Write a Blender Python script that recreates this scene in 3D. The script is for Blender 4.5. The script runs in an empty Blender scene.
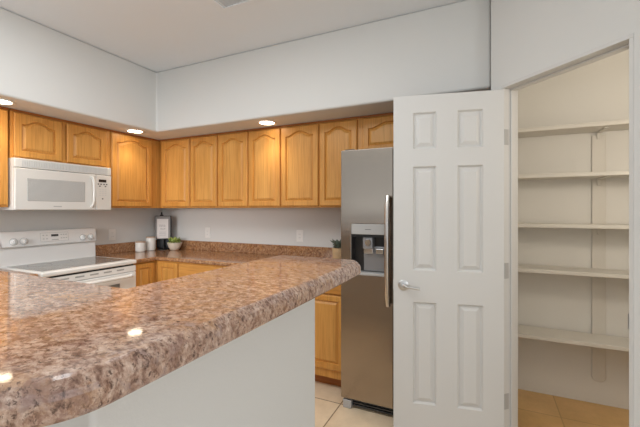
import bpy, bmesh, math, random
from math import pi, sin, cos, radians
from mathutils import Vector, Matrix
random.seed(7)
S = bpy.context.scene
C = S.collection

# ------------------------------------------------------------------ camera, light, exposure
cam_d = bpy.data.cameras.new('camera')
cam = bpy.data.objects.new('camera', cam_d); C.objects.link(cam)
cam.location = (3.507, -3.021, 1.344)
cam.rotation_euler = (pi/2, 0, radians(25.144))
cam_d.sensor_width = 36; cam_d.lens = 351.42/640*36
cam_d.shift_y = -0.0055
cam_d.clip_start = 0.02
S.camera = cam
S.view_settings.view_transform = 'Standard'; S.view_settings.look = 'None'
S.view_settings.gamma = 1.0; S.view_settings.exposure = 0.07
S.view_settings.use_curve_mapping = False

world = bpy.data.worlds.new('world'); S.world = world; world.use_nodes = True
bg = world.node_tree.nodes['Background']
bg.inputs[0].default_value = (0.86, 0.93, 1.0, 1); bg.inputs[1].default_value = 0.45

def area(name, loc, rot, sx, sy, power, col):
    l = bpy.data.lights.new(name, 'AREA'); l.shape = 'RECTANGLE'; l.size = sx; l.size_y = sy
    l.energy = power; l.color = col
    o = bpy.data.objects.new(name, l); C.objects.link(o); o.location = loc; o.rotation_euler = rot
    return o
# daylight through the glazed rear wall of the living room, added fill lamps out of view, and the pantry bulb
area('daylight_rear', (3.2, -5.95, 1.35), (pi/2, 0, 0), 6.0, 2.4, 15, (0.95, 0.98, 1.0))
area('side_fill', (6.35, -3.9, 1.35), (pi/2, 0, pi/2), 3.8, 2.4, 42, (0.95, 0.98, 1.0))  # unseen side lamp, added to even out the light on the left
area('bounce_fill', (2.3, -3.9, 1.3), (pi, 0, 0), 1.6, 1.4, 28, (0.87, 0.955, 1.0))  # added upward fill, standing in for a flash off the ceiling
area('kitchen_fill', (2.0, -2.15, 2.64), (0, 0, 0), 1.4, 1.0, 26, (0.94, 0.98, 1.0))  # added fill over the kitchen, no fixture known there
fl = area('fill_softbox', (0.95, -3.4, 1.45), (0, 0, 0), 0.7, 0.5, 4.0, (0.98, 0.99, 1.0))  # added fill for the walls under the cabinets, standing in for a flash
fl.rotation_euler = (Vector((0.6, -0.3, 0.95))-fl.location).to_track_quat('-Z', 'Y').to_euler()
fl.data.spread = radians(64)
pl = bpy.data.lights.new('pantry_bulb', 'POINT'); pl.energy = 12.5; pl.color = (1.0, 0.90, 0.76); pl.shadow_soft_size = 0.12
po = bpy.data.objects.new('pantry_bulb', pl); C.objects.link(po); po.location = (4.72, -1.2, 1.8)

# ------------------------------------------------------------------ materials
def srgb(r, g, b):
    f = lambda c: (c/255)/12.92 if c/255 <= 0.04045 else ((c/255+0.055)/1.055)**2.4
    return (f(r), f(g), f(b), 1)

def mat(name, col, rough=0.5, metal=0.0, spec=0.5, bump=0.0, bscale=80.0, var=0.0, vscale=6.0):
    m = bpy.data.materials.new(name); m.use_nodes = True
    nt = m.node_tree; b = nt.nodes['Principled BSDF']
    b.inputs['Base Color'].default_value = col
    b.inputs['Roughness'].default_value = rough; b.inputs['Metallic'].default_value = metal
    b.inputs['Specular IOR Level'].default_value = spec
    tc = nt.nodes.new('ShaderNodeTexCoord')
    if var:
        n = nt.nodes.new('ShaderNodeTexNoise'); n.inputs['Scale'].default_value = vscale; n.inputs['Detail'].default_value = 4
        nt.links.new(tc.outputs['Object'], n.inputs['Vector'])
        r = nt.nodes.new('ShaderNodeValToRGB')
        r.color_ramp.elements[0].position = 0.3; r.color_ramp.elements[1].position = 0.7
        r.color_ramp.elements[0].color = tuple(c*(1-var) for c in col[:3])+(1,)
        r.color_ramp.elements[1].color = tuple(min(1, c*(1+var)) for c in col[:3])+(1,)
        nt.links.new(n.outputs['Fac'], r.inputs['Fac']); nt.links.new(r.outputs['Color'], b.inputs['Base Color'])
    if bump:
        n2 = nt.nodes.new('ShaderNodeTexNoise'); n2.inputs['Scale'].default_value = bscale; n2.inputs['Detail'].default_value = 3
        nt.links.new(tc.outputs['Object'], n2.inputs['Vector'])
        bp = nt.nodes.new('ShaderNodeBump'); bp.inputs['Strength'].default_value = bump; bp.inputs['Distance'].default_value = 0.002
        nt.links.new(n2.outputs['Fac'], bp.inputs['Height']); nt.links.new(bp.outputs['Normal'], b.inputs['Normal'])
    return m

def ramp(nt, fac, stops):
    r = nt.nodes.new('ShaderNodeValToRGB')
    e = r.color_ramp.elements
    e[0].position, e[0].color = stops[0]; e[1].position, e[1].color = stops[-1]
    for p, c in stops[1:-1]:
        k = e.new(p); k.color = c
    nt.links.new(fac, r.inputs['Fac'])
    return r.outputs['Color']

def mix(nt, fac, a, b, mode='MIX'):
    m = nt.nodes.new('ShaderNodeMix'); m.data_type = 'RGBA'; m.blend_type = mode
    if isinstance(fac, float): m.inputs[0].default_value = fac
    else: nt.links.new(fac, m.inputs[0])
    for i, v in ((6, a), (7, b)):
        if isinstance(v, tuple): m.inputs[i].default_value = v
        else: nt.links.new(v, m.inputs[i])
    return m.outputs[2]

def oak(name, light, dark, rough=0.38, horizontal=False):
    m = bpy.data.materials.new(name); m.use_nodes = True
    nt = m.node_tree; b = nt.nodes['Principled BSDF']; b.inputs['Roughness'].default_value = rough
    b.inputs['Specular IOR Level'].default_value = 0.4
    tc = nt.nodes.new('ShaderNodeTexCoord'); oi = nt.nodes.new('ShaderNodeObjectInfo')
    ad = nt.nodes.new('ShaderNodeVectorMath'); ad.operation = 'ADD'
    cm = nt.nodes.new('ShaderNodeVectorMath'); cm.operation = 'SCALE'; cm.inputs['Scale'].default_value = 13.0
    cx = nt.nodes.new('ShaderNodeCombineXYZ')
    for i in range(3): nt.links.new(oi.outputs['Random'], cx.inputs[i])
    nt.links.new(cx.outputs[0], cm.inputs[0])
    nt.links.new(tc.outputs['Object'], ad.inputs[0]); nt.links.new(cm.outputs[0], ad.inputs[1])
    def noise(sc, detail, stretch):
        mp = nt.nodes.new('ShaderNodeMapping')
        mp.inputs['Scale'].default_value = (stretch, sc, sc) if horizontal else (sc, sc, stretch)
        nt.links.new(ad.outputs[0], mp.inputs['Vector'])
        n = nt.nodes.new('ShaderNodeTexNoise'); n.inputs['Scale'].default_value = 1.0; n.inputs['Detail'].default_value = detail
        n.inputs['Roughness'].default_value = 0.6; n.inputs['Distortion'].default_value = 0.4
        nt.links.new(mp.outputs[0], n.inputs['Vector'])
        return n.outputs['Fac']
    broad = ramp(nt, noise(7, 2, 0.9), [(0.3, dark), (0.7, light)])
    fine = ramp(nt, noise(110, 3, 3.5), [(0.33, (0.74, 0.68, 0.58, 1)), (0.55, (1, 1, 1, 1))])
    nt.links.new(mix(nt, 0.75, broad, fine, 'MULTIPLY'), b.inputs['Base Color'])
    return m

def granite(name, rough=0.06, tint=(1, 1, 1, 1)):
    m = bpy.data.materials.new(name); m.use_nodes = True
    nt = m.node_tree; b = nt.nodes['Principled BSDF']
    b.inputs['Roughness'].default_value = rough; b.inputs['Specular IOR Level'].default_value = 0.55
    tc = nt.nodes.new('ShaderNodeTexCoord')
    mp = nt.nodes.new('ShaderNodeMapping'); mp.inputs['Rotation'].default_value = (0.5, 0.4, 0.6); mp.inputs['Scale'].default_value = (1.0, 1.35, 1.0)
    nt.links.new(tc.outputs['Object'], mp.inputs['Vector'])
    def noise(sc, d, ro=0.6, dist=0.0):
        n = nt.nodes.new('ShaderNodeTexNoise'); n.inputs['Scale'].default_value = sc; n.inputs['Detail'].default_value = d
        n.inputs['Roughness'].default_value = ro; n.inputs['Distortion'].default_value = dist
        nt.links.new(mp.outputs[0], n.inputs['Vector']); return n.outputs['Fac']
    base = ramp(nt, noise(48, 6, 0.74, 0.3), [(0.33, srgb(108, 80, 68)), (0.44, srgb(152, 122, 106)), (0.53, srgb(186, 160, 144)), (0.66, srgb(210, 190, 176))])
    gold = ramp(nt, noise(10, 5, 0.65, 0.8), [(0.50, (0, 0, 0, 1)), (0.65, (0.6, 0.6, 0.6, 1))])
    c1 = mix(nt, gold, base, srgb(186, 148, 112))
    grey = ramp(nt, noise(28, 4, 0.6, 0.5), [(0.57, (0, 0, 0, 1)), (0.66, (0.75, 0.75, 0.75, 1))])
    c2 = mix(nt, grey, c1, srgb(164, 144, 138))
    v = nt.nodes.new('ShaderNodeTexVoronoi'); v.inputs['Scale'].default_value = 190
    nt.links.new(mp.outputs[0], v.inputs['Vector'])
    sp = ramp(nt, v.outputs['Color'], [(0.0, (0.55, 0.5, 0.48, 1)), (0.5, (0.95, 0.93, 0.92, 1)), (1.0, (1.2, 1.17, 1.13, 1))])
    c3 = mix(nt, 0.45, c2, sp, 'MULTIPLY')
    pt = ramp(nt, noise(15, 5, 0.65, 0.9), [(0.34, (0.6, 0.6, 0.6, 1)), (0.46, (0, 0, 0, 1))])
    c3 = mix(nt, pt, c3, srgb(134, 104, 96))
    dk = ramp(nt, noise(95, 5, 0.7, 0.3), [(0.36, (0.9, 0.9, 0.9, 1)), (0.46, (0, 0, 0, 1))])
    c4 = mix(nt, dk, c3, srgb(84, 62, 54))
    nt.links.new(mix(nt, 1.0, c4, tint, 'MULTIPLY'), b.inputs['Base Color'])
    return m

def tile_mat(name, ca, cb, cm):
    m = bpy.data.materials.new(name); m.use_nodes = True
    nt = m.node_tree; b = nt.nodes['Principled BSDF']; b.inputs['Roughness'].default_value = 0.3
    tc = nt.nodes.new('ShaderNodeTexCoord')
    mp = nt.nodes.new('ShaderNodeMapping'); mp.inputs['Location'].default_value = (-2.602+0.45*10, 0.756+0.45*20, 0)
    nt.links.new(tc.outputs['Object'], mp.inputs['Vector'])
    br = nt.nodes.new('ShaderNodeTexBrick'); br.offset = 0.0; br.squash = 1.0
    br.inputs['Scale'].default_value = 1.0; br.inputs['Brick Width'].default_value = 0.45; br.inputs['Row Height'].default_value = 0.45
    br.inputs['Mortar Size'].default_value = 0.004; br.inputs['Mortar Smooth'].default_value = 0.1; br.inputs['Bias'].default_value = 0
    br.inputs['Color1'].default_value = ca; br.inputs['Color2'].default_value = cb
    br.inputs['Mortar'].default_value = cm
    nt.links.new(mp.outputs[0], br.inputs['Vector'])
    n = nt.nodes.new('ShaderNodeTexNoise'); n.inputs['Scale'].default_value = 5; n.inputs['Detail'].default_value = 6; n.inputs['Roughness'].default_value = 0.65
    nt.links.new(tc.outputs['Object'], n.inputs['Vector'])
    mott = ramp(nt, n.outputs['Fac'], [(0.3, (0.80, 0.76, 0.70, 1)), (0.65, (1.05, 1.04, 1.02, 1))])
    nt.links.new(mix(nt, 0.8, br.outputs['Color'], mott, 'MULTIPLY'), b.inputs['Base Color'])
    bp = nt.nodes.new('ShaderNodeBump'); bp.inputs['Strength'].default_value = 0.4; bp.inputs['Distance'].default_value = 0.002; bp.invert = True
    nt.links.new(br.outputs['Fac'], bp.inputs['Height']); nt.links.new(bp.outputs['Normal'], b.inputs['Normal'])
    return m

def steel(name, col, rough=0.28, aniso=0.6, var=True):
    m = bpy.data.materials.new(name); m.use_nodes = True
    nt = m.node_tree; b = nt.nodes['Principled BSDF']
    b.inputs['Base Color'].default_value = col; b.inputs['Metallic'].default_value = 1.0
    b.inputs['Roughness'].default_value = rough
    tc = nt.nodes.new('ShaderNodeTexCoord'); mp = nt.nodes.new('ShaderNodeMapping'); mp.inputs['Scale'].default_value = (3, 3, 420)
    nt.links.new(tc.outputs['Object'], mp.inputs['Vector'])
    n = nt.nodes.new('ShaderNodeTexNoise'); n.inputs['Scale'].default_value = 1; n.inputs['Detail'].default_value = 2
    nt.links.new(mp.outputs[0], n.inputs['Vector'])
    bp = nt.nodes.new('ShaderNodeBump'); bp.inputs['Strength'].default_value = 0.06; bp.inputs['Distance'].default_value = 0.001
    nt.links.new(n.outputs['Fac'], bp.inputs['Height']); nt.links.new(bp.outputs['Normal'], b.inputs['Normal'])
    return m

def emit(name, col, strength):
    m = bpy.data.materials.new(name); m.use_nodes = True
    b = m.node_tree.nodes['Principled BSDF']
    b.inputs['Base Color'].default_value = (0.9, 0.9, 0.9, 1)
    b.inputs['Emission Color'].default_value = col; b.inputs['Emission Strength'].default_value = strength
    return m

WALL = mat('painted_wall', srgb(217, 216, 213), 0.85, spec=0.2, bump=0.25, bscale=140)
PANTRY = mat('pantry_wall_paint', srgb(230, 226, 219), 0.8, spec=0.2, bump=0.25, bscale=140)
CEIL = mat('ceiling_paint', srgb(232, 235, 238), 0.9, spec=0.15, bump=0.35, bscale=110)
DOORW = mat('door_paint', srgb(211, 209, 206), 0.42, spec=0.4)
SHELF = mat('shelf_paint', srgb(220, 214, 204), 0.5)
OAK = oak('honey_oak', srgb(218, 160, 84), srgb(204, 142, 68))
OAKP = oak('honey_oak_panel', srgb(220, 164, 90), srgb(206, 147, 74))
OAKH = oak('honey_oak_rail', srgb(216, 156, 82), srgb(200, 138, 64), horizontal=True)
OAKD = oak('oak_base_trim', srgb(176, 108, 50), srgb(150, 86, 38), horizontal=True)
GRAN = granite('granite', 0.06, (1.0, 0.95, 0.91, 1))
GRANC = granite('counter_granite', 0.1, (0.98, 0.76, 0.50, 1))
TILE = tile_mat('floor_tile', srgb(240, 221, 194), srgb(232, 211, 182), srgb(140, 118, 94))
PTILE = tile_mat('warm_lit_tile', srgb(222, 182, 124), srgb(214, 172, 112), srgb(192, 152, 98))  # floor tile turned golden, the pantry's warm light put into the colour
STEEL = steel('brushed_stainless', (0.37, 0.315, 0.262, 1), 0.2)
STEELH = steel('handle_stainless', (0.62, 0.58, 0.54, 1), 0.22)
NICKEL = mat('satin_nickel', (0.66, 0.65, 0.64, 1), 0.32, metal=1.0)
MICW = mat('microwave_white', srgb(214, 212, 208), 0.25, spec=0.5)
APPW = mat('appliance_white', srgb(238, 237, 235), 0.22, spec=0.5)
APPG = mat('appliance_grey_plastic', srgb(196, 197, 196), 0.4)
MWIN = mat('microwave_window', srgb(168, 168, 166), 0.25)
GLASSTOP = mat('ceramic_cooktop', srgb(128, 128, 126), 0.08, var=0.15, vscale=220)
BURN = mat('burner_marking', srgb(168, 168, 166), 0.2)
OWIN = mat('oven_window', srgb(120, 122, 122), 0.1)
BLACK = mat('black_plastic', (0.012, 0.012, 0.013, 1), 0.35)
DARK = mat('dark_grey', (0.05, 0.05, 0.052, 1), 0.4)
LGREY = mat('light_grey_plastic', srgb(176, 174, 172), 0.4)
LINE = mat('printed_grey', srgb(168, 168, 166), 0.5)
PRINT = mat('printed_dark', srgb(70, 70, 72), 0.5)
PLATE = mat('outlet_white', srgb(232, 230, 226), 0.35)
CERAM = mat('white_ceramic', srgb(236, 232, 226), 0.3)
LIDW = mat('pale_wood_lid', srgb(206, 180, 158), 0.5, var=0.08, vscale=30)
BOWL = mat('cream_bowl', srgb(224, 214, 198), 0.45)
LEAF = mat('succulent_green', srgb(164, 182, 96), 0.5, var=0.25, vscale=40)
SAGE = mat('sage_leaf', srgb(96, 108, 96), 0.55, var=0.3, vscale=40)
POT = mat('tan_pot', srgb(206, 178, 138), 0.6, var=0.1, vscale=30)
SOIL = mat('soil', srgb(58, 44, 34), 0.9)
BLKM = mat('black_metal', (0.015, 0.015, 0.016, 1), 0.45, metal=0.3)
PAPER = mat('print_paper', srgb(228, 222, 218), 0.7)
MATTE = mat('grey_mount', srgb(142, 138, 136), 0.6)
LAMP = emit('downlight_lens', (1.0, 0.82, 0.58, 1), 14.0)
CHROME = mat('chrome', (0.7, 0.7, 0.7, 1), 0.12, metal=1.0)
DISP = mat('dispenser_dark', srgb(40, 37, 36), 0.3)
DPAD = mat('dispenser_back', srgb(150, 150, 152), 0.25, metal=0.4)
GLASS = mat('window_frame_white', srgb(230, 230, 228), 0.4)

# ------------------------------------------------------------------ helpers
def tag(o, label=None, cat=None, group=None, kind=None):
    if label: o['label'] = label
    if cat: o['category'] = cat
    if group: o['group'] = group
    if kind: o['kind'] = kind
    return o

def obj(name, bm, m, parent=None, bevel=0.0, seg=2, smooth=True, ang=40):
    bmesh.ops.recalc_face_normals(bm, faces=bm.faces[:])
    me = bpy.data.meshes.new(name); bm.to_mesh(me); bm.free()
    me.materials.append(m)
    if smooth:
        for p in me.polygons: p.use_smooth = True
        me.set_sharp_from_angle(angle=radians(ang))
    o = bpy.data.objects.new(name, me); C.objects.link(o)
    if parent: o.parent = parent
    if bevel:
        b = o.modifiers.new('bevel', 'BEVEL'); b.width = bevel; b.segments = seg; b.limit_method = 'ANGLE'; b.angle_limit = radians(50)
        b.harden_normals = smooth
    return o

def thing(name, label, cat, loc=(0, 0, 0), rz=0.0, group=None, kind=None):
    o = bpy.data.objects.new(name, None); C.objects.link(o); o.empty_display_size = 0.1
    o.location = loc; o.rotation_euler = (0, 0, rz)
    return tag(o, label, cat, group, kind)

def NB(): return bmesh.new()

def box(bm, x0, x1, y0, y1, z0, z1):
    v = [bm.verts.new((x, y, z)) for z in (z0, z1) for y in (y0, y1) for x in (x0, x1)]
    for f in ((0, 2, 3, 1), (4, 5, 7, 6), (0, 1, 5, 4), (2, 6, 7, 3), (0, 4, 6, 2), (1, 3, 7, 5)):
        bm.faces.new([v[i] for i in f])
    return bm

def bx(x0, x1, y0, y1, z0, z1): return box(NB(), x0, x1, y0, y1, z0, z1)

def prism(bm, pts, z0, z1):
    """vertical prism over a plan outline"""
    a = [bm.verts.new((x, y, z0)) for x, y in pts]; b = [bm.verts.new((x, y, z1)) for x, y in pts]
    n = len(pts)
    bm.faces.new(a[::-1]); bm.faces.new(b)
    for i in range(n): bm.faces.new((a[i], a[(i+1) % n], b[(i+1) % n], b[i]))
    return bm

def extrude_x(bm, pts, x0, x1):
    """profile in (y, z) swept along x"""
    a = [bm.verts.new((x0, y, z)) for y, z in pts]; b = [bm.verts.new((x1, y, z)) for y, z in pts]
    n = len(pts)
    bm.faces.new(a[::-1]); bm.faces.new(b)
    for i in range(n): bm.faces.new((a[i], a[(i+1) % n], b[(i+1) % n], b[i]))
    return bm

def lathe(bm, prof, loc=(0, 0, 0), seg=28, rot=None):
    rings = []
    M = rot or Matrix.Identity(3)
    for r, z in prof:
        if r < 1e-6: rings.append([bm.verts.new(Vector(loc)+M @ Vector((0, 0, z)))])
        else: rings.append([bm.verts.new(Vector(loc)+M @ Vector((r*cos(2*pi*k/seg), r*sin(2*pi*k/seg), z))) for k in range(seg)])
    for a, b in zip(rings, rings[1:]):
        for k in range(seg):
            k2 = (k+1) % seg
            if len(a) == 1 and len(b) == 1: continue
            if len(a) == 1: bm.faces.new((a[0], b[k], b[k2]))
            elif len(b) == 1: bm.faces.new((a[k], a[k2], b[0]))
            else: bm.faces.new((a[k], a[k2], b[k2], b[k]))
    return bm

def tube(bm, path, r, seg=10, flat=None):
    """tube along a polyline; flat=(a,b) gives an elliptical/rect section"""
    pts = [Vector(p) for p in path]; rings = []
    for i, p in enumerate(pts):
        t = (pts[min(i+1, len(pts)-1)]-pts[max(i-1, 0)]).normalized()
        up = Vector((1, 0, 0)) if abs(t.x) < 0.9 else Vector((0, 0, 1))
        s = t.cross(up).normalized(); u = s.cross(t).normalized()
        ra, rb = flat if flat else (r, r)
        rings.append([bm.verts.new(p+u*ra*cos(2*pi*k/seg)+s*rb*sin(2*pi*k/seg)) for k in range(seg)])
    for a, b in zip(rings, rings[1:]):
        for k in range(seg): bm.faces.new((a[k], a[(k+1) % seg], b[(k+1) % seg], b[k]))
    bm.faces.new(rings[0][::-1]); bm.faces.new(rings[-1])
    return bm

def arc(cx, cy, r, a0, a1, n=10):
    return [(cx+r*cos(radians(a0+(a1-a0)*i/n)), cy+r*sin(radians(a0+(a1-a0)*i/n))) for i in range(n+1)]

def dup(root, loc, label, group=None):
    r = root.copy(); C.objects.link(r); r.location = loc; r['label'] = label
    if group: r['group'] = group
    for ch in list(root.children):
        c = ch.copy(); C.objects.link(c); c.parent = r
        for g in list(ch.children):
            d = g.copy(); C.objects.link(d); d.parent = c
    return r

def struct(name, bm, m, parent=None, **k):
    o = obj(name, bm, m, parent, **k)
    if parent is None: o['kind'] = 'structure'
    return o

# ------------------------------------------------------------------ the setting
H = 2.673
ROOM_R, REAR = 6.4, -6.0
struct('floor', bx(-0.15, ROOM_R+0.15, REAR-0.15, 0.15, -0.1, 0), TILE, smooth=False)
bm = NB()
struct('floor_pantry', prism(bm, [(3.66, -0.001), (3.66, -0.74), (4.10, -1.18), (4.5, -1.56), (5.2, -1.56), (5.2, -0.001)], 0.0002, 0.004), PTILE, smooth=False)  # thin overlay that carries the warm-lit tile colour
struct('ceiling', bx(-0.15, ROOM_R+0.15, REAR-0.15, 0.15, H, H+0.1), CEIL, smooth=False)
struct('wall_left', bx(-0.15, 0, REAR, 0.0, 0, H), WALL, smooth=False)
struct('wall_back', bx(-0.15, ROOM_R, 0, 0.15, 0, H), WALL, smooth=False)
bm = NB()   # right side wall of the living room, window hole
box(bm, ROOM_R, ROOM_R+0.15, REAR, -5.85, 0, H); box(bm, ROOM_R, ROOM_R+0.15, -1.95, 0, 0, H)
box(bm, ROOM_R, ROOM_R+0.15, -5.85, -1.95, 0, 0.1); box(bm, ROOM_R, ROOM_R+0.15, -5.85, -1.95, 2.55, H)
struct('wall_right', bm, WALL, smooth=False)
bm = NB()   # rear wall with the glazed opening
box(bm, -0.15, 0.15, REAR-0.15, REAR, 0, H); box(bm, 6.25, ROOM_R+0.15, REAR-0.15, REAR, 0, H)
box(bm, 0.15, 6.25, REAR-0.15, REAR, 2.55, H); box(bm, 0.15, 6.25, REAR-0.15, REAR, 0, 0.1)
struct('wall_rear', bm, WALL, smooth=False)

# soffit over the cabinets (L shaped, closed up to the ceiling)
SX, SY, SZ = 0.645, -0.626, 2.096
bm = NB()
prism(bm, [(0, -4.2), (SX, -4.2), (SX, SY), (3.54, SY), (3.54, 0), (0, 0)], SZ, H)
o = struct('ceiling_soffit', bm, WALL, bevel=0.018, seg=4)

# pantry walls: side wall of the fridge alcove and the diagonal wall with the door opening
d45 = Vector((1, -1)).normalized()
nin = Vector((1, 1)).normalized()          # into the pantry
P0 = Vector((3.539, -0.731))
s0, s1, s2 = 0.0905, 0.0905+0.6035, 1.32
JT = 0.016    # opening along the diagonal
T = 0.105
ZH = 2.029
def seg_poly(a, b, t=T, off=0.0):
    p = P0+d45*a+nin*off; q = P0+d45*b+nin*off
    return [tuple(p), tuple(q), tuple(q+nin*t), tuple(p+nin*t)]
bm = NB()
prism(bm, [(3.54, 0), (3.54, -0.731), (P0.x+(s0-JT)*d45.x, P0.y+(s0-JT)*d45.y), (P0.x+(s0-JT)*d45.x+T*nin.x, P0.y+(s0-JT)*d45.y+T*nin.y), (3.66, -0.68), (3.66, 0)], 0, H)
struct('wall_alcove', bm, WALL, smooth=False)
bm = NB()
prism(bm, seg_poly(s1+JT, s2), 0, H)
prism(bm, seg_poly(s0-JT, s1+JT), ZH+0.018, H)
struct('wall_diagonal', bm, WALL, smooth=False)
E2 = P0+d45*s2
struct('wall_pantry_right', bx(5.2, 5.32, E2.y, 0, 0, H), PANTRY, smooth=False)
struct('wall_pantry_front', bx(E2.x, 5.32, E2.y-0.0, E2.y+0.12, 0, H), WALL, smooth=False)
bm = NB()
box(bm, 3.66, 5.2, -0.006, -0.0005, 0, H)
struct('wall_pantry_back', bm, PANTRY, smooth=False)

# pony wall under the bar
BX0, BX1 = 2.626, 3.054                      # inner and outer edge of the bar along the kitchen
BY0, BY1 = -2.376, -2.832                    # inner and outer edge of its left leg
BE = -1.602                                  # free end
PXO, PXI = 2.867, 2.72
PYO, PYI = -2.623, -2.47
ZB0, ZB1 = 1.083, 1.135
bm = NB()
prism(bm, [(0, PYO), (PXO, PYO), (PXO, -1.698), (PXI, -1.698), (PXI, PYI), (0, PYI)], 0, ZB0-0.0005)
struct('wall_bar', bm, WALL, bevel=0.012, seg=3)

# door frame of the pantry (jamb, head and stop) in the opening
bm = NB()
prism(bm, seg_poly(s0-JT, s0, T+0.006, -0.003), 0, ZH)
prism(bm, seg_poly(s1, s1+JT, T+0.006, -0.003), 0, ZH)
prism(bm, seg_poly(s0-JT, s1+JT, T+0.006, -0.003), ZH, ZH+0.018)
prism(bm, seg_poly(s0, s0+0.010, 0.030, 0.045), 0, ZH-0.010)
prism(bm, seg_poly(s1-0.010, s1, 0.030, 0.045), 0, ZH-0.010)
prism(bm, seg_poly(s0, s1, 0.030, 0.045), ZH-0.010, ZH)
frame = struct('trim_1', bm, DOORW, bevel=0.002, seg=1)

# ------------------------------------------------------------------ panelled doors
def ring_faces(bm, a, b):
    n = len(a)
    for i in range(n): bm.faces.new((a[i], a[(i+1) % n], b[(i+1) % n], b[i]))

def contour(x0, x1, z0, zt, A, y, n=26, side=4):
    """closed loop: bottom, right, arched top, left. A = arch rise; zt = shoulder height"""
    pts = []
    for i in range(n): pts.append((x0+(x1-x0)*i/n, z0))
    for i in range(side): pts.append((x1, z0+(zt-z0)*i/side))
    for i in range(n):
        t = 1-2*i/n                                   # 1 .. -1
        s = min(1, abs(t)/0.88)
        pts.append(((x0+x1)/2+t*(x1-x0)/2, zt+A*0.5*(1+cos(pi*s**1.25))))
    for i in range(side): pts.append((x0, zt-(zt-z0)*i/side))
    return [(x, y, z) for x, z in pts]

def cab_door(parent, x0, x1, z0, z1, y, arch=True, rail=0.046, name='cabinet_door'):
    """oak door, front at y (facing -y), with a raised panel as sub-part"""
    th = 0.021; w = x1-x0
    r = min(rail, w*0.2)
    A = (min(0.040, w*0.115)) if arch else 0.0
    top = z1-rail*0.9-A
    bm = NB()
    mk = lambda L: [bm.verts.new(p) for p in L]
    e = 0.007
    back = mk(contour(x0, x1, z0, z1, 0, y+th))
    sidel = mk(contour(x0, x1, z0, z1, 0, y+e))
    outer = mk(contour(x0+e, x1-e, z0+e, z1-e, 0, y))
    l1 = mk(contour(x0+r, x1-r, z0+r, top, A, y))
    l2 = mk(contour(x0+r+0.006, x1-r-0.006, z0+r+0.006, top-0.006, A, y+0.013))
    bm.faces.new(back)
    ring_faces(bm, back, sidel); ring_faces(bm, sidel, outer); ring_faces(bm, outer, l1); ring_faces(bm, l1, l2)
    d = obj(name, bm, OAK, parent, ang=25)
    bm = NB()
    k = 0.005
    p0 = [bm.verts.new(p) for p in contour(x0+r+k, x1-r-k, z0+r+k, top-k, A, y+0.0165)]
    p1 = [bm.verts.new(p) for p in contour(x0+r+k, x1-r-k, z0+r+k, top-k, A, y+0.0135)]
    f = 0.026
    p2 = [bm.verts.new(p) for p in contour(x0+r+f, x1-r-f, z0+r+f, top-f, A, y+0.001)]
    ring_faces(bm, p0, p1); ring_faces(bm, p1, p2)
    bm.faces.new(p2); bm.faces.new(p0[::-1])
    obj('raised_panel', bm, OAKP, d, ang=20)
    return d

def drawer(parent, x0, x1, z0, z1, y):
    return obj('drawer_front', bx(x0, x1, y, y+0.019, z0, z1), OAKH, parent, bevel=0.005, seg=2)

GU = 'honey oak wall cabinets'
GB = 'honey oak base cabinets'
def upper(label, loc, rz, w, z0, z1, doors, depth=0.33, filler=None):
    """cabinet whose back touches the wall; local x along the wall, front at -depth"""
    t = thing('upper_cabinet', label, 'cabinet', loc, rz, GU)
    obj('cabinet_body', bx(0, w, -depth+0.02, -0.001, z0, z1), OAK, t, bevel=0.0015, seg=1)
    bm = NB()                                        # face frame
    st = 0.04
    xs = [0]+[0.5*(a[1]+b[0]) for a, b in zip(doors, doors[1:])]+[w]
    fw = [doors[0][0]+0.012]+[0.03]*(len(doors)-1)+[w-doors[-1][1]+0.012]
    box(bm, 0, fw[0], -depth, -depth+0.02, z0, z1); box(bm, w-fw[-1], w, -depth, -depth+0.02, z0, z1)
    for x in xs[1:-1]: box(bm, x-0.015, x+0.015, -depth, -depth+0.02, z0+st, z1-st)
    box(bm, fw[0], w-fw[-1], -depth, -depth+0.02, z0, z0+st); box(bm, fw[0], w-fw[-1], -depth, -depth+0.02, z1-st, z1)
    obj('face_frame', bm, OAK, t, smooth=False)
    obj('shaded_moulding', bx(0, w, -depth-0.012, -depth, z1-0.016, z1-0.0005), OAKD, t, bevel=0.003, seg=2)  # dark oak here puts the shadow below the soffit into the colour
    for a, b in doors: cab_door(t, a, b, z0+0.012, z1-0.024, -depth-0.0212)
    return t

CZ0, CZ1 = 1.365, 2.0945
# back wall run: x positions read along the wall
upper('oak wall cabinet with two arched doors, right of the inside corner above the succulent bowl', (0.3505, 0, 0), 0, 0.7965, CZ0, CZ1, [(0.0395, 0.4305), (0.4445, 0.7865)])
upper('oak wall cabinet with two arched doors, second along the back wall from the corner', (1.148, 0, 0), 0, 0.717, CZ0, CZ1, [(0.010, 0.355), (0.372, 0.710)])
upper('oak wall cabinet with two arched doors, immediately left of the refrigerator', (1.866, 0, 0), 0, 0.733, CZ0, CZ1, [(0.006, 0.369), (0.383, 0.714)])
upper('short oak wall cabinet above the stainless refrigerator', (2.6, 0, 0), 0, 0.92, 1.79, CZ1, [(0.026, 0.45), (0.464, 0.895)])
# left wall run (local x = world y): origin at the near end
R90 = pi/2
upper('tall single-door oak wall cabinet right of the white microwave', (0, -0.889, 0), R90, 0.888, CZ0, CZ1, [(0.016, 0.453)])
upper('short oak wall cabinet with two arched doors directly above the white microwave', (0, -1.645, 0), R90, 0.755, 1.73, CZ1, [(0.019, 0.347), (0.385, 0.724)])
upper('oak wall cabinet left of the microwave, cut off by the left edge of the photo', (0, -2.41, 0), R90, 0.755, CZ0, CZ1, [(0.02, 0.375), (0.389, 0.749)])

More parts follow.
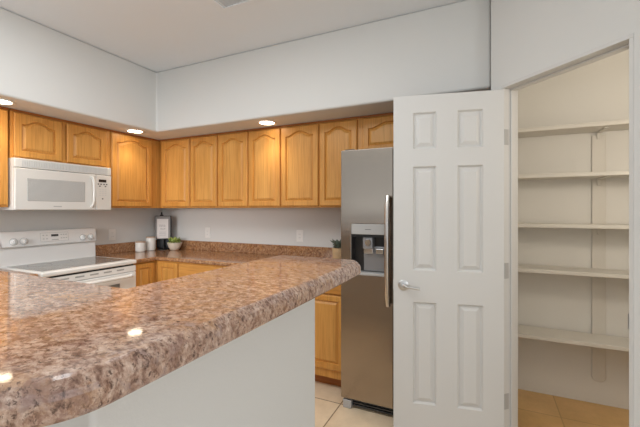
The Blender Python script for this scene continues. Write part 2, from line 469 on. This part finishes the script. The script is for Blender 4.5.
# ------------------------------------------------------------------ base cabinets
def base(label, loc, rz, w, fronts, depth=0.61, x_in=0.0):
    t = thing('base_cabinet', label, 'cabinet', loc, rz, GB)
    obj('cabinet_body', bx(0, w, -depth, -0.001, 0.09, 0.857), OAK, t, smooth=False)
    obj('toe_kick', bx(0, w, -depth+0.075, -0.05, 0.0, 0.09), OAKD, t, smooth=False)
    for f in fronts:
        if f[0] == 'drawer': drawer(t, f[1], f[2], f[3], f[4], -depth-0.0192)
        else: cab_door(t, f[1], f[2], f[3], f[4], -depth-0.0212, arch=False)
    return t
base('oak base cabinet in the kitchen corner, one door right of the inside corner', (0.003, 0, 0), 0, 0.919, [('door', 0.66, 0.914, 0.10, 0.845)])
base('oak base cabinet with wide drawer front under the back counter, behind the bar', (0.9225, 0, 0), 0, 0.985, [('drawer', 0.010, 0.975, 0.70, 0.845), ('door', 0.010, 0.485, 0.10, 0.688), ('door', 0.50, 0.975, 0.10, 0.688)])
base('oak base cabinet with drawer over door, immediately left of the refrigerator', (1.908, 0, 0), 0, 0.69, [('drawer', 0.015, 0.672, 0.722, 0.845), ('door', 0.015, 0.338, 0.155, 0.71), ('door', 0.350, 0.672, 0.155, 0.71)])
base('narrow oak base cabinet between the white range and the kitchen corner', (0, -0.852, 0), R90, 0.241, [('door', 0.012, 0.212, 0.10, 0.845)])
base('oak base cabinet on the left wall, left of the white range', (0, -2.30, 0), R90, 0.69, [('drawer', 0.012, 0.678, 0.70, 0.845), ('door', 0.012, 0.678, 0.10, 0.688)])

# ------------------------------------------------------------------ granite tops
CT0, CT1 = 0.858, 0.893
t = thing('countertop', 'L-shaped speckled granite counter along the back wall with granite backsplash', 'countertop')
bm = NB(); prism(bm, [(0.001, -0.852), (0.645, -0.852), (0.645, -0.628), (2.6, -0.628), (2.6, -0.001), (0.001, -0.001)], CT0, CT1)
obj('counter_slab', bm, GRANC, t, bevel=0.012, seg=3)
bm = NB(); prism(bm, [(0.001, -0.852), (0.021, -0.852), (0.021, -0.021), (2.6, -0.021), (2.6, -0.001), (0.001, -0.001)], CT1, 0.994)
obj('backsplash', bm, GRANC, t, bevel=0.003, seg=2)
t = thing('countertop', 'short granite counter against the left wall, left of the white range', 'countertop')
obj('counter_slab', bx(0.001, 0.645, -2.46, -1.612, CT0, CT1), GRANC, t, bevel=0.012, seg=3)
obj('backsplash', bx(0.001, 0.021, -2.46, -1.612, CT1, 0.994), GRANC, t, bevel=0.003, seg=2)

RE, RI, RC = 0.08, 0.05, 0.125
def bar_outline(d):
    return ([(0.001, BY1+d)]+arc(BX1-RC, BY1+RC, RC-d, -90, 0, 16)+arc(BX1-RE, BE-RE, RE-d, 0, 90, 14)
            + arc(BX0+RI, BE-RI, RI-d, 90, 180, 10)+[(BX0+d, BY0-d), (0.001, BY0-d)])
bm = NB(); rings = []
for d, z in ((0.004, ZB0), (0.0, ZB0+0.005), (0.0, ZB1-0.023), (0.003, ZB1-0.015), (0.014, ZB1-0.003), (0.020, ZB1)):
    rings.append([bm.verts.new((x, y, z)) for x, y in bar_outline(d)])
for ra, rb in zip(rings, rings[1:]): ring_faces(bm, ra, rb)
bm.faces.new(rings[0][::-1]); bm.faces.new(rings[-1])
o = obj('bar_countertop', bm, GRAN, ang=14)
tag(o, 'raised L-shaped polished granite bar top with rounded corners on the white half wall', 'bar top')

# ------------------------------------------------------------------ microwave (local x = world y)
t = thing('microwave', 'white over-the-range microwave under the short oak cabinet', 'microwave', (0, -1.648, 0), R90)
W = 0.733; MZ0, MZ1 = 1.342, 1.729
obj('microwave_body', bx(0.0, W, -0.375, -0.001, MZ0, MZ1), MICW, t, bevel=0.004)
bm = NB(); box(bm, 0.0, W, -0.402, -0.375, 1.659, MZ1-0.001)
tp = obj('vent_panel', bm, MICW, t, bevel=0.006, seg=3)
bm = NB()
for i in range(58):
    x = 0.046+i*0.0113
    box(bm, x, x+0.0075, -0.4045, -0.400, 1.668, 1.715)
obj('vent_grille', bm, APPG, tp, smooth=False)
dr = obj('microwave_door', bx(0.0, 0.592, -0.405, -0.375, MZ0+0.002, 1.656), MICW, t, bevel=0.007, seg=3)
obj('door_window', bx(0.078, 0.497, -0.4065, -0.402, 1.412, 1.583), MWIN, dr, bevel=0.002, seg=2)
bm = NB()
for i in range(20):
    z = 1.418+i*0.0083
    box(bm, 0.083, 0.492, -0.4072, -0.406, z, z+0.0035)
obj('window_mesh', bm, APPG, dr, smooth=False)
bm = NB(); tube(bm, [(0.556, -0.404, 1.372), (0.556, -0.424, 1.385), (0.556, -0.436, 1.42), (0.556, -0.442, 1.50), (0.556, -0.436, 1.585), (0.556, -0.424, 1.62), (0.556, -0.404, 1.633)], 0.01, 14, (0.013, 0.009))
obj('door_handle', bm, MICW, dr)
bm = NB(); box(bm, 0.255, 0.315, -0.4058, -0.404, 1.368, 1.376)
obj('badge', bm, LINE, dr, smooth=False)
cp = obj('control_panel', bx(0.594, W, -0.404, -0.375, MZ0+0.002, 1.656), MICW, t, bevel=0.006, seg=3)
obj('display', bx(0.617, 0.684, -0.4055, -0.403, 1.592, 1.616), BLACK, cp, smooth=False)
for px, pz in ((0.613, 1.574), (0.637, 1.574), (0.664, 1.574), (0.688, 1.574), (0.626, 1.556), (0.677, 1.556), (0.651, 1.444)):
    obj('button', bx(px-0.006, px+0.006, -0.4055, -0.403, pz-0.005, pz+0.005), PRINT, cp, smooth=False)
for i in range(4):
    for j in range(3):
        obj('keypad_key', bx(0.622+0.024*j, 0.638+0.024*j, -0.4048, -0.403, 1.47+0.017*i, 1.478+0.017*i), APPG, cp, smooth=False)

# ------------------------------------------------------------------ range
t = thing('range', 'white freestanding electric range between the counters on the left wall', 'stove', (0, -1.607, 0), R90)
W = 0.753
obj('range_body', bx(0.0, W, -0.62, -0.02, 0.03, 0.862), APPW, t, bevel=0.004)
for x in (0.04, W-0.04):
    for y in (-0.56, -0.08): obj('levelling_foot', bx(x-0.02, x+0.02, y-0.02, y+0.02, 0, 0.03), DARK, t, smooth=False)
ck = obj('cooktop_frame', bx(-0.001, W+0.001, -0.668, -0.02, 0.862, 0.897), APPW, t, bevel=0.012, seg=4)
obj('cooktop_glass', bx(0.035, W-0.035, -0.605, -0.115, 0.892, 0.8985), GLASSTOP, ck, bevel=0.002)
for x, y, r in ((0.20, -0.48, 0.105), (0.20, -0.24, 0.08), (0.55, -0.48, 0.08), (0.55, -0.24, 0.105)):
    bm = NB(); lathe(bm, [(r, 0.8984), (r, 0.8989), (r-0.004, 0.8989), (r-0.004, 0.8984)], (x, y, 0), 40)
    obj('burner_ring', bm, BURN, ck)
# backguard: profile in (y, z)
bm = NB(); extrude_x(bm, [(-0.02, 0.895), (-0.085, 0.895), (-0.078, 1.045), (-0.02, 1.045)], 0.002, W-0.002)
bg_ = obj('backguard', bm, APPW, t, bevel=0.004)
pr = [(-0.02, 1.04), (-0.10, 1.04), (-0.104, 1.05), (-0.088, 1.15)]+[(-0.068-0.02*cos(radians(a)), 1.152+0.02*sin(radians(a))) for a in (20, 45, 70, 90)]+[(-0.02, 1.172)]
bm = NB(); extrude_x(bm, pr, 0.0, W)
hd = obj('control_head', bm, APPW, t, bevel=0.014, seg=4)
tilt = Matrix.Rotation(radians(81), 3, 'X')
def headp(z): return -0.104+0.016*(z-1.05)/0.10
for i, x in enumerate((0.087, 0.157, 0.622, 0.694)):
    z = 1.088
    bm = NB(); lathe(bm, [(0.0, 0.024), (0.014, 0.024), (0.017, 0.021), (0.019, 0.004), (0.025, 0.002), (0.025, -0.002)], (x, headp(z), z), 24, tilt)
    kb = obj('control_knob', bm, APPW, hd)
    bm = NB(); lathe(bm, [(0.0, 0.0006), (0.030, 0.0006), (0.030, -0.002)], (x, headp(z), z), 28, tilt)
    obj('knob_dial', bm, APPG, kb)
    bm = NB(); box(bm, x-0.004, x+0.004, headp(z)-0.031, headp(z)-0.008, z-0.018, z+0.018)
    obj('knob_grip', bm, APPG, kb, bevel=0.002)
bm = NB()
x0, x1, z0, z1 = 0.275, 0.497, 1.072, 1.148
ha, hb = headp(z0)-0.0008, headp(z1)-0.0008
def hq(bm, xa, xb, za, zb, d=0.0012):
    v = [bm.verts.new(p) for p in ((xa, headp(za)-d, za), (xb, headp(za)-d, za), (xb, headp(zb)-d, zb), (xa, headp(zb)-d, zb))]
    w_ = [bm.verts.new((p.co.x, p.co.y+0.004, p.co.z)) for p in v]
    bm.faces.new(v); bm.faces.new(w_[::-1])
    for i in range(4): bm.faces.new((v[i], w_[i], w_[(i+1) % 4], v[(i+1) % 4]))
hq(bm, x0, x1, z0, z1)
ov = obj('oven_control_panel', bm, APPG, hd, smooth=False)
bm = NB(); hq(bm, x0+0.003, x1-0.003, z0+0.003, z1-0.003, 0.0016)
obj('panel_face', bm, APPW, ov, smooth=False)
bm = NB(); hq(bm, 0.358, 0.414, 1.114, 1.132, 0.003); obj('clock_display', bm, PRINT, ov, smooth=False)
for x in (0.292, 0.318, 0.432, 0.452, 0.472):
    for z in (1.092, 1.122):
        bm = NB(); hq(bm, x, x+0.013, z, z+0.009, 0.0024); obj('button', bm, APPG, ov, smooth=False)
bm = NB(); hq(bm, 0.36, 0.415, 1.083, 1.088, 0.0024); obj('badge', bm, LINE, ov, smooth=False)
# front: dark gap, vent trim, oven door with handle and window, drawer
obj('gap_strip', bx(0.01, W-0.01, -0.635, -0.61, 0.846, 0.8625), BLACK, t, smooth=False)
vt = obj('vent_trim', bx(0.0, W, -0.655, -0.615, 0.796, 0.847), APPW, t, bevel=0.005, seg=3)
for i in range(5):
    obj('vent_slot', bx(0.12+0.112*i, 0.19+0.112*i, -0.6562, -0.65, 0.818, 0.832), LINE, vt, bevel=0.003)
od = obj('oven_door', bx(0.003, W-0.003, -0.662, -0.62, 0.205, 0.793), APPW, t, bevel=0.008, seg=3)
bm = NB(); tube(bm, [(0.05, -0.66, 0.765), (0.055, -0.69, 0.766), (0.09, -0.705, 0.767), (W/2, -0.71, 0.768), (W-0.09, -0.705, 0.767), (W-0.055, -0.69, 0.766), (W-0.05, -0.66, 0.765)], 0.013, 12, (0.014, 0.017))
obj('oven_handle', bm, APPW, od)
obj('oven_window', bx(0.16, W-0.16, -0.6635, -0.655, 0.42, 0.712), OWIN, od, bevel=0.003)
obj('storage_drawer', bx(0.003, W-0.003, -0.658, -0.62, 0.04, 0.198), APPW, t, bevel=0.008, seg=3)

# ------------------------------------------------------------------ refrigerator
t = thing('refrigerator', 'stainless side-by-side refrigerator with ice dispenser, partly behind the white door', 'refrigerator')
FX0, FX1, FS, FY = 2.617, 3.452, 2.978, -0.79
obj('fridge_body', bx(FX0+0.004, FX1-0.004, -0.715, -0.05, 0.05, 1.735), DARK, t, bevel=0.006)
# freezer door with the dispenser hole
xs = [FX0, 2.692, 2.921, FS-0.003]; zs = [0.070, 0.913, 1.251, 1.748]
bm = NB()
fr = {}
for i, x in enumerate(xs):
    for k, z in enumerate(zs): fr[i, k] = bm.verts.new((x, FY, z))
for i in range(3):
    for k in range(3):
        if (i, k) == (1, 1): continue
        bm.faces.new((fr[i, k], fr[i+1, k], fr[i+1, k+1], fr[i, k+1]))
loop = [fr[i, 0] for i in range(4)]+[fr[3, 1], fr[3, 2]]+[fr[i, 3] for i in (3, 2, 1, 0)]+[fr[0, 2], fr[0, 1]]
bk = [bm.verts.new((v.co.x, FY+0.07, v.co.z)) for v in loop]
for i in range(len(loop)): bm.faces.new((loop[i], loop[(i+1) % len(loop)], bk[(i+1) % len(loop)], bk[i]))
bm.faces.new(bk[::-1])
hole = [fr[1, 1], fr[2, 1], fr[2, 2], fr[1, 2]]
hb_ = [bm.verts.new((v.co.x, FY+0.004, v.co.z)) for v in hole]
for i in range(4): bm.faces.new((hole[i], hole[(i+1) % 4], hb_[(i+1) % 4], hb_[i]))
fd = obj('freezer_door', bm, STEEL, t, bevel=0.007, seg=3)
dp = thing('water_dispenser', None, None); dp.parent = fd
obj_ = lambda n, b, m, **k: obj(n, b, m, fd, **k)
bpy.data.objects.remove(dp)
obj_('dispenser_controls', bx(2.694, 2.921, FY-0.004, FY+0.03, 1.182, 1.251), LGREY, bevel=0.003)
obj_('dispenser_badge', bx(2.79, 2.83, FY-0.005, FY, 1.214, 1.217), PRINT, smooth=False)
bm = NB()   # niche lining
box(bm, 2.694, 2.921, FY+0.060, FY+0.066, 0.913, 1.182)
box(bm, 2.694, 2.698, FY+0.001, FY+0.060, 0.913, 1.182); box(bm, 2.917, 2.921, FY+0.001, FY+0.060, 0.913, 1.182)
obj_('dispenser_niche', bm, DISP, smooth=False)
obj_('niche_ceiling', bx(2.698, 2.917, FY+0.004, FY+0.060, 1.165, 1.182), BLACK, smooth=False)
bm = NB(); box(bm, 2.765, 2.917, FY+0.045, FY+0.060, 0.935, 1.10)
obj_('dispenser_back_plate', bm, DPAD, bevel=0.004)
bm = NB(); prism(bm, [(2.762, FY+0.05), (2.768, FY+0.012), (2.835, FY+0.012), (2.842, FY+0.05)], 1.085, 1.165)
obj_('ice_chute', bm, DPAD, bevel=0.008, seg=3)
bm = NB(); lathe(bm, [(0, -0.004), (0.02, -0.004), (0.024, 0.004), (0.024, 0.012), (0, 0.012)], (2.805, FY+0.01, 1.128), 20, Matrix.Rotation(radians(-90), 3, 'X'))
obj_('chute_cap', bm, CHROME)
obj_('ice_paddle', bx(2.772, 2.838, FY+0.020, FY+0.030, 1.055, 1.088), CHROME, bevel=0.004)
obj_('water_paddle', bx(2.856, 2.908, FY+0.020, FY+0.030, 1.055, 1.088), CHROME, bevel=0.004)
bm = NB(); box(bm, 2.694, 2.921, FY-0.006, FY+0.060, 0.912, 0.930)
obj_('drip_tray', bm, LGREY, bevel=0.004)
def fhandle(parent, x, sgn):
    bm = NB()
    path = [(x, FY, 0.74), (x, FY-0.03, 0.735), (x, FY-0.05, 0.80), (x, FY-0.060, 0.95), (x, FY-0.063, 1.09), (x, FY-0.060, 1.23), (x, FY-0.05, 1.37), (x, FY-0.03, 1.43), (x, FY, 1.43)]
    tube(bm, path, 0.012, 12, (0.016, 0.010))
    return obj('door_handle', bm, STEELH, parent)
fhandle(fd, 2.95, 1)
gd = obj('fridge_door', bx(FS+0.004, FX1, FY, FY+0.07, 0.070, 1.748), STEEL, t, bevel=0.007, seg=3)
fhandle(gd, 3.012, -1)
bm = NB()
box(bm, FX0+0.05, FX1-0.05, FY+0.045, FY+0.07, 0.012, 0.066)
gr = obj('base_grille', bm, BLACK, t, smooth=False)
bm = NB()
for k in range(3): box(bm, FX0+0.07, FX1-0.07, FY+0.030, FY+0.046, 0.014+0.017*k, 0.022+0.017*k)
obj('grille_bars', bm, DARK, gr, smooth=False)
for x in (FX0+0.012, FX1-0.072):
    bm = NB(); box(bm, x, x+0.06, FY+0.004, FY+0.06, 0.0, 0.056)
    obj('front_foot', bm, LGREY, t, bevel=0.006, seg=2)
bm = NB(); box(bm, FX0+0.02, FX0+0.09, FY+0.02, FY+0.12, 1.7485, 1.757)
obj('hinge_cover', bm, DARK, t, bevel=0.004)

# ------------------------------------------------------------------ the pantry door (six panels, standing open)
HP = Vector((3.6047, -0.7956)); EP = Vector((3.011, -0.928))
dirv = (HP-EP).normalized(); DW = 0.6079
t = thing('door_1', 'white six-panel pantry door standing open with nickel lever handle', 'door', (EP.x, EP.y, 0), math.atan2(dirv.y, dirv.x), kind='structure')
DT = 0.035; DH0, DH1 = 0.012, 2.021
xcuts = [0.0, 0.113, 0.245, 0.361, 0.499, DW]
zcuts = [DH0, 0.200, 0.800, 0.987, 1.601, 1.704, 1.919, DH1]
bm = NB()
def side(y, s):
    g = {}
    for i, x in enumerate(xcuts):
        for k, z in enumerate(zcuts): g[i, k] = bm.verts.new((x, y, z))
    for i in range(5):
        for k in range(7):
            q = [g[i, k], g[i+1, k], g[i+1, k+1], g[i, k+1]]
            if i in (1, 3) and k in (1, 3, 5):
                x0, x1, z0, z1 = xcuts[i], xcuts[i+1], zcuts[k], zcuts[k+1]
                prev = q
                for ins, dep in ((0.008, 0.0135), (0.013, 0.014), (0.036, 0.004)):
                    L = [bm.verts.new(p) for p in ((x0+ins, y+s*dep, z0+ins), (x1-ins, y+s*dep, z0+ins), (x1-ins, y+s*dep, z1-ins), (x0+ins, y+s*dep, z1-ins))]
                    ring_faces(bm, prev, L); prev = L
                bm.faces.new(prev)
            else: bm.faces.new(q)
    return g
ga = side(0.0, 1); gb = side(DT, -1)
def edge_loop(g): return [g[i, 0] for i in range(6)]+[g[5, k] for k in range(1, 8)]+[g[i, 7] for i in range(4, -1, -1)]+[g[0, k] for k in range(6, 0, -1)]
la, lb = edge_loop(ga), edge_loop(gb)
ring_faces(bm, la, lb)
leafd = obj('door_leaf', bm, DOORW, t, ang=12)
for sgn, nm in ((1, 0), (-1, DT)):
    rot = Matrix.Rotation(radians(90*sgn), 3, 'X')
    bm = NB(); lathe(bm, [(0, 0.008), (0.024, 0.008), (0.031, 0.004), (0.031, 0.0)], (0.058, nm, 0.897), 28, rot)
    ro = obj('handle_rose', bm, NICKEL, t)
    bm = NB()
    yy = -sgn
    tube(bm, [(0.058, nm, 0.897), (0.058, nm+yy*0.035, 0.897), (0.064, nm+yy*0.046, 0.897), (0.085, nm+yy*0.05, 0.896), (0.115, nm+yy*0.05, 0.892), (0.150, nm+yy*0.046, 0.887)], 0.008, 12, (0.0085, 0.0085))
    obj('lever', bm, NICKEL, ro)
obj('latch_plate', bx(-0.0015, 0.004, 0.006, 0.029, 0.868, 0.925), NICKEL, t, smooth=False)
for z in (0.266, 1.0015, 1.754):
    bm = NB()
    lathe(bm, [(0, -0.045), (0.0055, -0.045), (0.0055, 0.045), (0, 0.045)], (DW+0.004, DT/2+0.012, z), 12)
    hg = obj('hinge', bm, NICKEL, t)
    bm = NB()
    # jamb leaf: lies on the jamb face, expressed in the door's local frame
    R = Matrix.Rotation(-math.atan2(dirv.y, dirv.x), 2)
    def loc2(v): return R @ (Vector(v)-EP)
    J0 = P0+d45*s0
    q = [loc2(J0+nin*0.002), loc2(J0+nin*0.034), loc2(J0+nin*0.034+d45*0.002), loc2(J0+nin*0.002+d45*0.002)]
    a = [bm.verts.new((p.x, p.y, z-0.044)) for p in q]; b = [bm.verts.new((p.x, p.y, z+0.044)) for p in q]
    bm.faces.new(a[::-1]); bm.faces.new(b); ring_faces(bm, a, b)
    obj('hinge_leaf', bm, LGREY, hg, smooth=False)
# strike plate on the far jamb
bm = NB()
J1 = P0+d45*s1
q = [J1+nin*0.0+d45*0.0-nin*0.0075, J1+nin*0.03-d45*0.0, J1+nin*0.03-d45*0.002, J1-nin*0.0075-d45*0.002]
prism(bm, [tuple(p) for p in q], 0.868, 0.928)
obj('strike_plate', bm, NICKEL, frame, smooth=False)

# ------------------------------------------------------------------ pantry shelves
GS = 'white pantry shelves'
def shelf(z, label):
    o = thing('pantry_shelf', label, 'shelf', (0, 0, 0), 0, GS)
    obj('shelf_board', bx(3.661, 5.199, -0.235, -0.0185, z-0.026, z), SHELF, o, bevel=0.003, seg=2)
    bm = NB(); box(bm, 4.205, 4.229, -0.19, -0.0185, z-0.034, z-0.0262); box(bm, 4.205, 4.229, -0.026, -0.0185, z-0.075, z-0.034)
    obj('shelf_bracket', bm, SHELF, o, bevel=0.002, seg=1)
    return o
shelf(1.906, 'topmost white shelf on the pantry back wall')
shelf(1.588, 'second white pantry shelf from the top')
shelf(1.250, 'middle white pantry shelf, third from the top')
shelf(0.941, 'fourth white pantry shelf from the top, second from the floor')
shelf(0.489, 'lowest white pantry shelf, above the tile floor')
bm = NB()
xa, xb = 4.178, 4.256
pl_ = [(xa, 1.86)]+[(xa, 0.19)]+[( (xa+xb)/2-(xb-xa)/2*cos(radians(a)), 0.19-0.03*sin(radians(a))) for a in range(15, 180, 15)]+[(xb, 0.19), (xb, 1.86)]
a = [bm.verts.new((x, -0.007, z)) for x, z in pl_]; b = [bm.verts.new((x, -0.018, z)) for x, z in pl_]
bm.faces.new(a); bm.faces.new(b[::-1]); ring_faces(bm, a, b)
o = obj('shelf_upright', bm, SHELF, bevel=0.003, seg=2)
tag(o, 'white vertical upright with rounded lower end on the pantry back wall behind the shelves', 'shelf support')

# ------------------------------------------------------------------ recessed lights in the soffit
def downlight(label, x, y):
    o = thing('recessed_light', label, 'ceiling light', (x, y, SZ), 0, 'recessed soffit lights')
    bm = NB(); lathe(bm, [(0.062, 0.0), (0.064, -0.006), (0.078, -0.007), (0.082, -0.003), (0.082, 0.0)], (0, 0, 0), 36)
    obj('trim_ring', bm, PLATE, o)
    bm = NB(); lathe(bm, [(0, -0.0045), (0.0625, -0.0045), (0.0625, -0.0005)], (0, 0, 0), 36)
    obj('lens', bm, LAMP, o)
    l = bpy.data.lights.new('recessed_lamp', 'SPOT'); l.energy = 9; l.color = (1.0, 0.84, 0.64)
    l.spot_size = radians(112); l.spot_blend = 0.9; l.shadow_soft_size = 0.05
    lo = bpy.data.objects.new('recessed_lamp', l); C.objects.link(lo); lo.parent = o; lo.location = (0, 0, -0.02)
downlight('recessed soffit light at the left edge of the photo, left of the microwave', 0.482, -1.765)
downlight('recessed soffit light above the tall single-door cabinet near the corner', 0.493, -0.742)
downlight('recessed soffit light in front of the back wall cabinets', 1.812, -0.482)

# ------------------------------------------------------------------ ceiling vent
o = thing('ceiling_vent', 'white slatted air vent in the ceiling at the top edge of the photo', 'vent', (1.94, -1.18, H))
bm = NB()
for a in ((0, 0.32, -0.025, 0), (0, 0.32, -0.32, -0.295), (0, 0.025, -0.295, -0.025), (0.295, 0.32, -0.295, -0.025)): box(bm, a[0], a[1], a[2], a[3], -0.010, -0.0005)
obj('vent_frame', bm, CEIL, o, bevel=0.002)
obj('vent_duct', bx(0.02, 0.30, -0.30, -0.02, -0.002, -0.0006), CEIL, o, smooth=False)
for i in range(11):
    x = 0.034+0.0235*i
    bm = NB()
    v = [bm.verts.new(p) for p in ((x, -0.296, -0.002), (x+0.002, -0.296, -0.002), (x+0.016, -0.296, -0.011), (x+0.014, -0.296, -0.011))]
    w_ = [bm.verts.new((p.co.x, -0.024, p.co.z)) for p in v]
    bm.faces.new(v); bm.faces.new(w_[::-1]); ring_faces(bm, v, w_)
    obj('slat', bm, CEIL, o, smooth=False)

# ------------------------------------------------------------------ outlets
def outlet(label, loc, rz):
    o = thing('wall_outlet', label, 'outlet', loc, rz, 'white wall outlets')
    obj('cover_plate', bx(-0.037, 0.037, -0.006, -0.0005, -0.058, 0.058), PLATE, o, bevel=0.003, seg=2)
    rc = obj('receptacle', bx(-0.017, 0.017, -0.0085, -0.005, -0.034, 0.034), PLATE, o, bevel=0.002)
    for z in (-0.018, 0.018):
        for x in (-0.006, 0.006): obj('slot', bx(x-0.001, x+0.001, -0.0088, -0.008, z-0.004, z+0.004), DARK, rc, smooth=False)
    return o
outlet('white outlet on the back wall nearer the refrigerator', (1.873, 0, 1.09), 0)
outlet('white outlet on the back wall right of the succulent bowl', (0.707, 0, 1.09), 0)
outlet('white outlet on the left wall between the range and the canisters', (0, -0.634, 1.088), R90)

# ------------------------------------------------------------------ things on the counter
def canister(label, x, y, r, h):
    o = thing('canister', label, 'canister', (x, y, CT1), 0, 'white ceramic canisters')
    bm = NB(); lathe(bm, [(0, 0.0005), (r-0.006, 0.0005), (r-0.001, 0.005), (r, 0.012), (r, h-0.02), (r-0.002, h-0.014), (0, h-0.014)], (0, 0, 0), 32)
    obj('jar', bm, CERAM, o)
    bm = NB(); lathe(bm, [(0, h-0.014), (r-0.001, h-0.014), (r+0.001, h-0.011), (r+0.001, h-0.003), (r-0.003, h), (0, h)], (0, 0, 0), 32)
    obj('lid', bm, LIDW, o)
canister('shorter white canister with pale lid, left of the pair on the corner counter', 0.118, -0.392, 0.051, 0.112)
canister('taller white canister with pale lid, beside the black stand', 0.120, -0.264, 0.050, 0.153)

o = thing('print_stand', 'black metal stand holding a framed print in the counter corner', 'print stand', (0.185, -0.150, CT1), radians(36))
bm = NB(); lathe(bm, [(0, 0.0005), (0.062, 0.0005), (0.062, 0.008), (0.045, 0.016), (0.02, 0.022), (0.012, 0.04), (0.010, 0.13), (0, 0.13)], (0, 0.0, 0), 28)
obj('pedestal', bm, BLKM, o)
bm = NB(); box(bm, -0.078, 0.078, 0.028, 0.036, 0.02, 0.13); obj('stand_back', bm, BLKM, o, bevel=0.003)
fo = obj('picture_frame', bx(-0.088, 0.088, -0.012, 0.012, 0.118, 0.386), BLKM, o, bevel=0.004)
obj('mount', bx(-0.082, 0.076, -0.0135, -0.010, 0.123, 0.381), MATTE, fo, smooth=False)
obj('paper_print', bx(-0.064, 0.056, -0.0148, -0.012, 0.130, 0.350), PAPER, fo, smooth=False)
bm = NB()
def stroke(pts):
    tube(bm, [(x, -0.0150, z) for x, z in pts], 0.0012, 6)
stroke([(-0.045+0.004*i, 0.272+0.016*sin(i*1.5)) for i in range(18)])
stroke([(-0.03+0.004*i, 0.235+0.010*sin(i*1.9)) for i in range(15)])
for z in (0.20, 0.185, 0.165): stroke([(-0.04, z), (0.03, z)])
obj('script_lettering', bm, MATTE, fo)
bm = NB(); lathe(bm, [(0, 0.386), (0.022, 0.386), (0.018, 0.396), (0.006, 0.402), (0.009, 0.412), (0.006, 0.424), (0.0, 0.432)], (-0.018, 0, 0), 18)
obj('finial', bm, BLKM, o)

o = thing('succulent_bowl', 'cream bowl of green succulent on the back counter, right of the black stand', 'potted plant', (0.345, -0.135, CT1))
bm = NB(); lathe(bm, [(0, 0.0005), (0.038, 0.0005), (0.046, 0.006), (0.068, 0.045), (0.080, 0.085), (0.076, 0.086), (0.064, 0.055), (0, 0.055)], (0, 0, 0), 32)
obj('bowl', bm, BOWL, o)
bm = NB(); lathe(bm, [(0, 0.072), (0.071, 0.072), (0.068, 0.060)], (0, 0, 0), 24); obj('soil', bm, SOIL, o)
def leaves(bm, n, rad, zb, zt, ln, wd, seed, spread=1.0):
    rnd = random.Random(seed)
    for i in range(n):
        a = rnd.uniform(0, 2*pi); el = rnd.uniform(0.25, 1.4); r = rad*math.sqrt(rnd.random())
        b = Vector((r*cos(a), r*sin(a), zb+rnd.uniform(0, zt-zb)))
        d = Vector((cos(a)*cos(el)*spread, sin(a)*cos(el)*spread, sin(el))).normalized()
        s = d.cross(Vector((0, 0, 1))).normalized(); u = s.cross(d)
        L = ln*rnd.uniform(0.7, 1.2); w_ = wd*rnd.uniform(0.8, 1.2)
        base_ = bm.verts.new(b); tip = bm.verts.new(b+d*L)
        ring = [bm.verts.new(b+d*L*0.55+s*w_*cx_+u*w_*0.45*cy_) for cx_, cy_ in ((1, 0), (0, 1), (-1, 0), (0, -1))]
        for k in range(4):
            bm.faces.new((base_, ring[k], ring[(k+1) % 4])); bm.faces.new((tip, ring[(k+1) % 4], ring[k]))
bm = NB(); leaves(bm, 110, 0.046, 0.076, 0.118, 0.036, 0.010, 3); obj('succulent_leaves', bm, LEAF, o)

o = thing('potted_plant', 'small grey-green plant in tan pot on the counter beside the refrigerator', 'potted plant', (2.392, -0.27, CT1))
bm = NB(); lathe(bm, [(0, 0.0005), (0.046, 0.0005), (0.05, 0.006), (0.056, 0.125), (0.056, 0.132), (0.050, 0.132), (0.048, 0.115), (0, 0.115)], (0, 0, 0), 28)
obj('pot', bm, POT, o)
bm = NB(); lathe(bm, [(0, 0.121), (0.049, 0.121), (0.048, 0.114)], (0, 0, 0), 20); obj('soil', bm, SOIL, o)
bm = NB(); leaves(bm, 46, 0.035, 0.121, 0.165, 0.055, 0.015, 5, 1.2); obj('foliage', bm, SAGE, o)
bm = NB()
for k in range(7):
    a = k*0.9; tube(bm, [(0.012*cos(a), 0.012*sin(a), 0.12), (0.025*cos(a), 0.025*sin(a), 0.165)], 0.0015, 6)
obj('stems', bm, SAGE, o)
